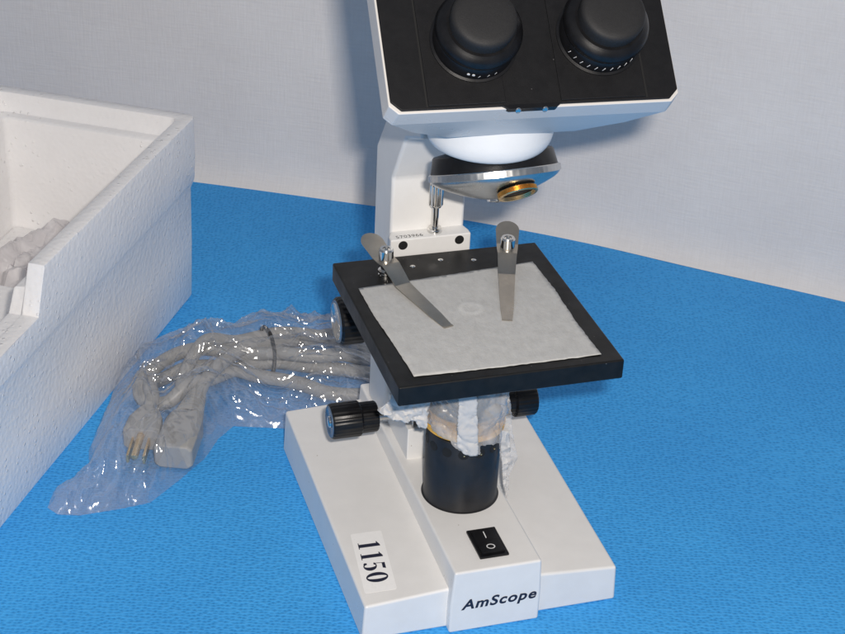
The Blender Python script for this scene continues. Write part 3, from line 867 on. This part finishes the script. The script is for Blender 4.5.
# crumpled film inside the box
def film_lump(name, poly, hfun, mat, seed, step, parent=None, ncrease=60, camp=0.25, base_z=0.0, dirs=None, clen=(1.0, 4.0)):
    rnd = random.Random(seed)
    vs, fs = sheet(poly, step, step*0.15, rnd)
    xs = [p[0] for p in poly]; ys = [p[1] for p in poly]
    cr = []
    for k in range(ncrease):
        x = rnd.uniform(min(xs), max(xs)); y = rnd.uniform(min(ys), max(ys))
        if not inside((x, y), poly): continue
        th_ = rnd.gauss(dirs(x, y), 0.5) if dirs else rnd.uniform(0, math.pi)
        l = rnd.uniform(*clen)/2; d = Vector((math.cos(th_), math.sin(th_)))
        cr.append((Vector((x, y))-d*l, Vector((x, y))+d*l, rnd.uniform(0.3, 1.0)*camp*rnd.choice((1, 1, -0.7)), rnd.uniform(0.12, 0.4)))
    zt = []
    for v in vs:
        p = Vector((v.x, v.y)); e = edgedist(p, poly)
        h = hfun(p)
        k = 1-math.exp(-e/0.55)
        z = h*k
        for a, b, am, wd in cr:
            ab = b-a; t = (p-a).dot(ab)/ab.length_squared
            if -0.1 < t < 1.1:
                dd = (p-(a+ab*max(0, min(1, t)))).length
                if dd < wd*2:
                    z += am*max(0, 1-dd/(wd*1.3))*k*(1-abs(2*t-1)**3 if 0 < t < 1 else 0)
        q = Vector((p.x*1.2, p.y*1.2, seed))
        z += 0.12*(noise.noise(q*1.3))*k
        th_ = dirs(p.x, p.y) if dirs else 0.6
        ca, sa = math.cos(th_), math.sin(th_)
        for sl, ss, am, sd_ in ((0.05, 0.45, 0.55, 1.0), (0.07, 0.95, 0.40, 7.0), (0.30, 0.16, 0.34, 13.0), (0.10, 1.9, 0.16, 21.0)):
            u_ = p.x*ca+p.y*sa; w_ = -p.x*sa+p.y*ca
            wx = noise.noise(Vector((p.x*0.4, p.y*0.4, sd_+seed)))*1.2
            nn = noise.noise(Vector(((u_+wx)*sl, (w_+wx)*ss, sd_*3.3+seed)))
            z += am*camp*2.4*(1-min(1, abs(nn)*3.4))**1.35*k
        zt.append(max(0.02, z))
    bm = bmesh.new()
    tv = [bm.verts.new((v.x, v.y, base_z+z+0.03)) for v, z in zip(vs, zt)]
    bv = [bm.verts.new((v.x, v.y, base_z+0.02+0.0*z)) for v, z in zip(vs, zt)]
    for f in fs: bm.faces.new([tv[i] for i in f]); bm.faces.new([bv[i] for i in reversed(f)])
    nb = 0
    return bm
c0 = bp(8.3, 8.5, 0)
poly = []
for k in range(26):
    t = 2*math.pi*k/26; rr_ = 1+0.16*math.sin(3*t+1)+0.10*math.sin(5*t)
    q = bp(8.6+2.2*rr_*math.cos(t)*1.0, 9.0+4.8*rr_*math.sin(t), 0); poly.append((q.x, q.y))
bm = film_lump('packing_film', poly, lambda p: 1.9, M['foamfilm'], 8, 0.3, ncrease=40, camp=0.5, base_z=4.05)
pf_ = link('packing_film', bm, M['foamfilm'], smooth=40)
tag(pf_, 'crumpled translucent plastic film lying inside the polystyrene box', 'plastic film')
poly = []
for k in range(20):
    t = 2*math.pi*k/20; rr_ = 1+0.14*math.sin(2*t+1)
    q = bp(5.4+1.2*rr_*math.cos(t), 4.6+1.8*rr_*math.sin(t), 0); poly.append((q.x, q.y))
bm = film_lump('bubble', poly, lambda p: 4.6, M['foamfilm'], 18, 0.3, ncrease=20, camp=0.4, base_z=4.05)
tag(link('plastic_pouch', bm, M['foamfilm'], smooth=40), 'small upright translucent plastic pouch against the inner back wall of the foam box', 'plastic pouch')

# ------------------------------------------------------------------ power cord in its clear bag
cord = root('power_cord', (-9, 25, 0))
tag(cord, 'coiled light grey power cord with moulded plugs inside the clear bag', 'power cord')
RC = 0.46
paths = [
    [(-11.9, 24.6, 1.2), (-11.0, 26.2, 1.4), (-9.6, 27.7, 1.6), (-7.6, 29.2, 1.7), (-5.6, 29.7, 1.4), (-3.1, 30.8, 0.7), (-1.2, 31.2, 0.6), (0.4, 30.0, 0.6), (0.2, 27.6, 0.55), (-1.6, 26.9, 1.6),
     (-3.6, 26.9, 1.7), (-5.8, 28.0, 1.6), (-8.1, 29.2, 1.1), (-10.6, 30.2, 1.3), (-12.9, 29.5, 1.3), (-14.9, 27.6, 1.0), (-15.2, 26.0, 0.6), (-13.8, 25.2, 0.6), (-12.2, 25.7, 1.5), (-10.6, 26.9, 0.9), (-8.6, 28.3, 0.55), (-6.0, 28.6, 0.55),
     (-3.8, 27.5, 0.6), (-0.8, 26.2, 0.55), (1.0, 24.8, 0.55), (-0.4, 23.3, 0.55), (-3.2, 23.9, 0.6), (-5.0, 25.6, 0.6), (-7.4, 27.1, 0.6), (-9.4, 28.6, 0.6), (-11.6, 29.2, 0.55), (-13.6, 28.2, 0.5), (-14.6, 26.6, 1.3), (-14.7, 25.0, 1.3), (-15.1, 23.6, 1.0)]]
bm = bmesh.new()
cpath = catmull(paths[0], 0.3)
tube(bm, cpath, RC, 16)
link('cable', bm, M['cable'], cord, smooth=60)
bm = bmesh.new()
loop2 = [p+Vector((0.1, 0.3, 0.1)) for p in catmull([(-12.1, 24.6, 0.5), (-12.6, 26.6, 0.6), (-10.6, 29.4, 2.0), (-8.2, 30.3, 1.2), (-5.2, 30.6, 1.3), (-2.6, 29.2, 1.5), (-0.8, 28.6, 1.2)], 0.3)]
tube(bm, loop2, RC*0.95, 14)
link('cable_loop', bm, M['cable'], cord, smooth=60)
# appliance connector: strain relief with ribs, then the moulded body
def oriented(c, d, up=(0, 0, 1)):
    d = Vector(d).normalized(); s = d.cross(Vector(up)).normalized(); u = s.cross(d)
    return lambda a, b, t: Vector(c)+d*t+s*a+u*b
fn = oriented((-11.9, 24.7, 1.15), (-0.42, -1.0, -0.03))
bm = bmesh.new()
for k in range(6):
    t = k*0.44; r = 0.62+0.06*k
    lathe(bm, fn(0, 0, t), fn(0, 0, 1)-fn(0, 0, 0), [(0, r*0.9), (0.02, r), (0.24, r), (0.26, r*0.9)], 24)
sr = bm
rd_ = bmesh.new()
lathe(rd_, fn(0, 0, -0.1), fn(0, 0, 1)-fn(0, 0, 0), [(0, 0.45), (2.8, 0.70)], 24)
con = None
bm2 = bmesh.new()
loops = []
for t, w_, h_ in ((2.5, .75, .6), (2.7, 1.0, .78), (3.4, 1.15, .85), (5.4, 1.2, .85), (6.6, 1.2, .85), (6.75, 1.1, .78)):
    loops.append([fn(a*w_, b*h_, t) for a, b in ((-1, -.7), (-.75, -1), (.75, -1), (1, -.7), (1, .7), (.75, 1), (-.75, 1), (-1, .7))])
loft(bm2, loops)
con = link('connector', bm2, M['cable'], cord, bevel=0.08)
srl = link('strain_relief', sr, M['cable'], con, smooth=30)
link('relief_core', rd_, M['reliefdark'], con, smooth=30)
fn = oriented((-15.1, 23.7, 1.0), (-0.35, -1.0, -0.05))
bm = bmesh.new(); loops = []
for t, w_, h_ in ((-0.2, .5, .5), (0.4, .75, .65), (1.2, 1.05, .75), (2.6, 1.15, .8), (2.9, 1.1, .75)):
    loops.append([fn(a*w_, b*h_, t) for a, b in ((-1, -.7), (-.75, -1), (.75, -1), (1, -.7), (1, .7), (.75, 1), (-.75, 1), (-1, .7))])
loft(bm, loops)
plug = link('plug', bm, M['cable'], cord, bevel=0.08)
for a, b, l in ((-0.5, -0.1, 1.9), (0.5, -0.1, 1.9), (0, 0.35, 2.3)):
    bm = bmesh.new()
    if b > 0: lathe(bm, fn(a, b, 2.85), fn(0, 0, 1)-fn(0, 0, 0), [(0, .23), (l-.1, .23), (l, .15)], 20)
    else: loft(bm, [[fn(a-.07, b-.28, t), fn(a+.07, b-.28, t), fn(a+.07, b+.28, t), fn(a-.07, b+.28, t)] for t in (2.85, 2.85+l)])
    link('prong', bm, M['brass'], plug)
bm = bmesh.new()
bt = catmull([(-6.5, 31.3, 0.1), (-6.3, 30.9, 1.9), (-6.2, 29.8, 2.5), (-6.1, 28.6, 2.4), (-6.2, 27.3, 1.6), (-6.6, 26.6, 0.2)], 0.25)
tube(bm, bt, 0.13, 10)
link('twist_tie', bm, M['band'], cord, smooth=60)

outline = [(-22.3, 16.4), (-21.8, 17.9), (-20.2, 19.0), (-19.4, 20.2), (-19.2, 21.8), (-18.2, 24.4), (-17.0, 27.6), (-15.9, 30.4), (-13.4, 32.4), (-11.0, 32.6), (-9.2, 32.3), (-7.2, 32.8), (-5.2, 33.6), (-2.8, 33.6), (-0.5, 33.6), (1.8, 32.2), (2.4, 29.4), (2.4, 25.4), (1.2, 22.2), (-3.0, 21.4), (-6.3, 21.2), (-8.4, 21.9), (-10.0, 22.4), (-11.2, 21.2), (-12.4, 19.3), (-14.3, 17.4), (-16.4, 15.5), (-18.1, 15.3), (-20.5, 15.2), (-21.8, 15.6)]
# keep the bag clear of the microscope base
outline = [(x, y) for x, y in outline]
sup = [(p, RC+0.1) for p in cpath+loop2]+[(Vector(p), 1.25) for p in ((-12.4, 23.6, 1.1), (-13.0, 22.2, 1.1), (-13.6, 20.8, 1.1), (-14.1, 19.4, 1.1), (-14.5, 18.3, 1.0), (-15.4, 22.6, 1.0), (-16.0, 21.2, 1.0), (-16.5, 19.6, .8))]
def bag_h(p):
    best = 0.35
    for q, r in sup:
        d = math.hypot(p.x-q.x, p.y-q.y)
        h = q.z+r+0.10-max(0, d-r*0.8)*0.55
        if h > best: best = h
    tail = max(0, min(1, (p.x+22.5)/4.5))
    return best*(0.25+0.75*tail)+0.12
def bdir(x, y):
    return R(60) if x < -12 else R(-8)
def bdir2(x, y):
    return R(55) if x < -15 else (R(35) if x < -10 else R(-20))
bm = film_lump('bag', outline, bag_h, M['film'], 12, 0.095, ncrease=50, camp=0.42, base_z=0.0, dirs=bdir2, clen=(1.0, 5.0))
# the bag is pushed up where it meets the back of the base
for v in bm.verts:
    if v.co.x > -7.6 and v.co.y < 19.25: v.co.y = 19.3
bag = link('plastic_bag', bm, M['film'], smooth=75)
tag(bag, 'crinkled clear plastic bag wrapped around the grey power cord', 'plastic bag')

# ------------------------------------------------------------------ render settings
scene.view_settings.view_transform = 'Standard'
scene.view_settings.look = 'None'
scene.view_settings.exposure = 0.0
scene.view_settings.gamma = 1.0
scene.render.engine = 'CYCLES'
scene.cycles.transparent_max_bounces = 24
scene.cycles.max_bounces = 10
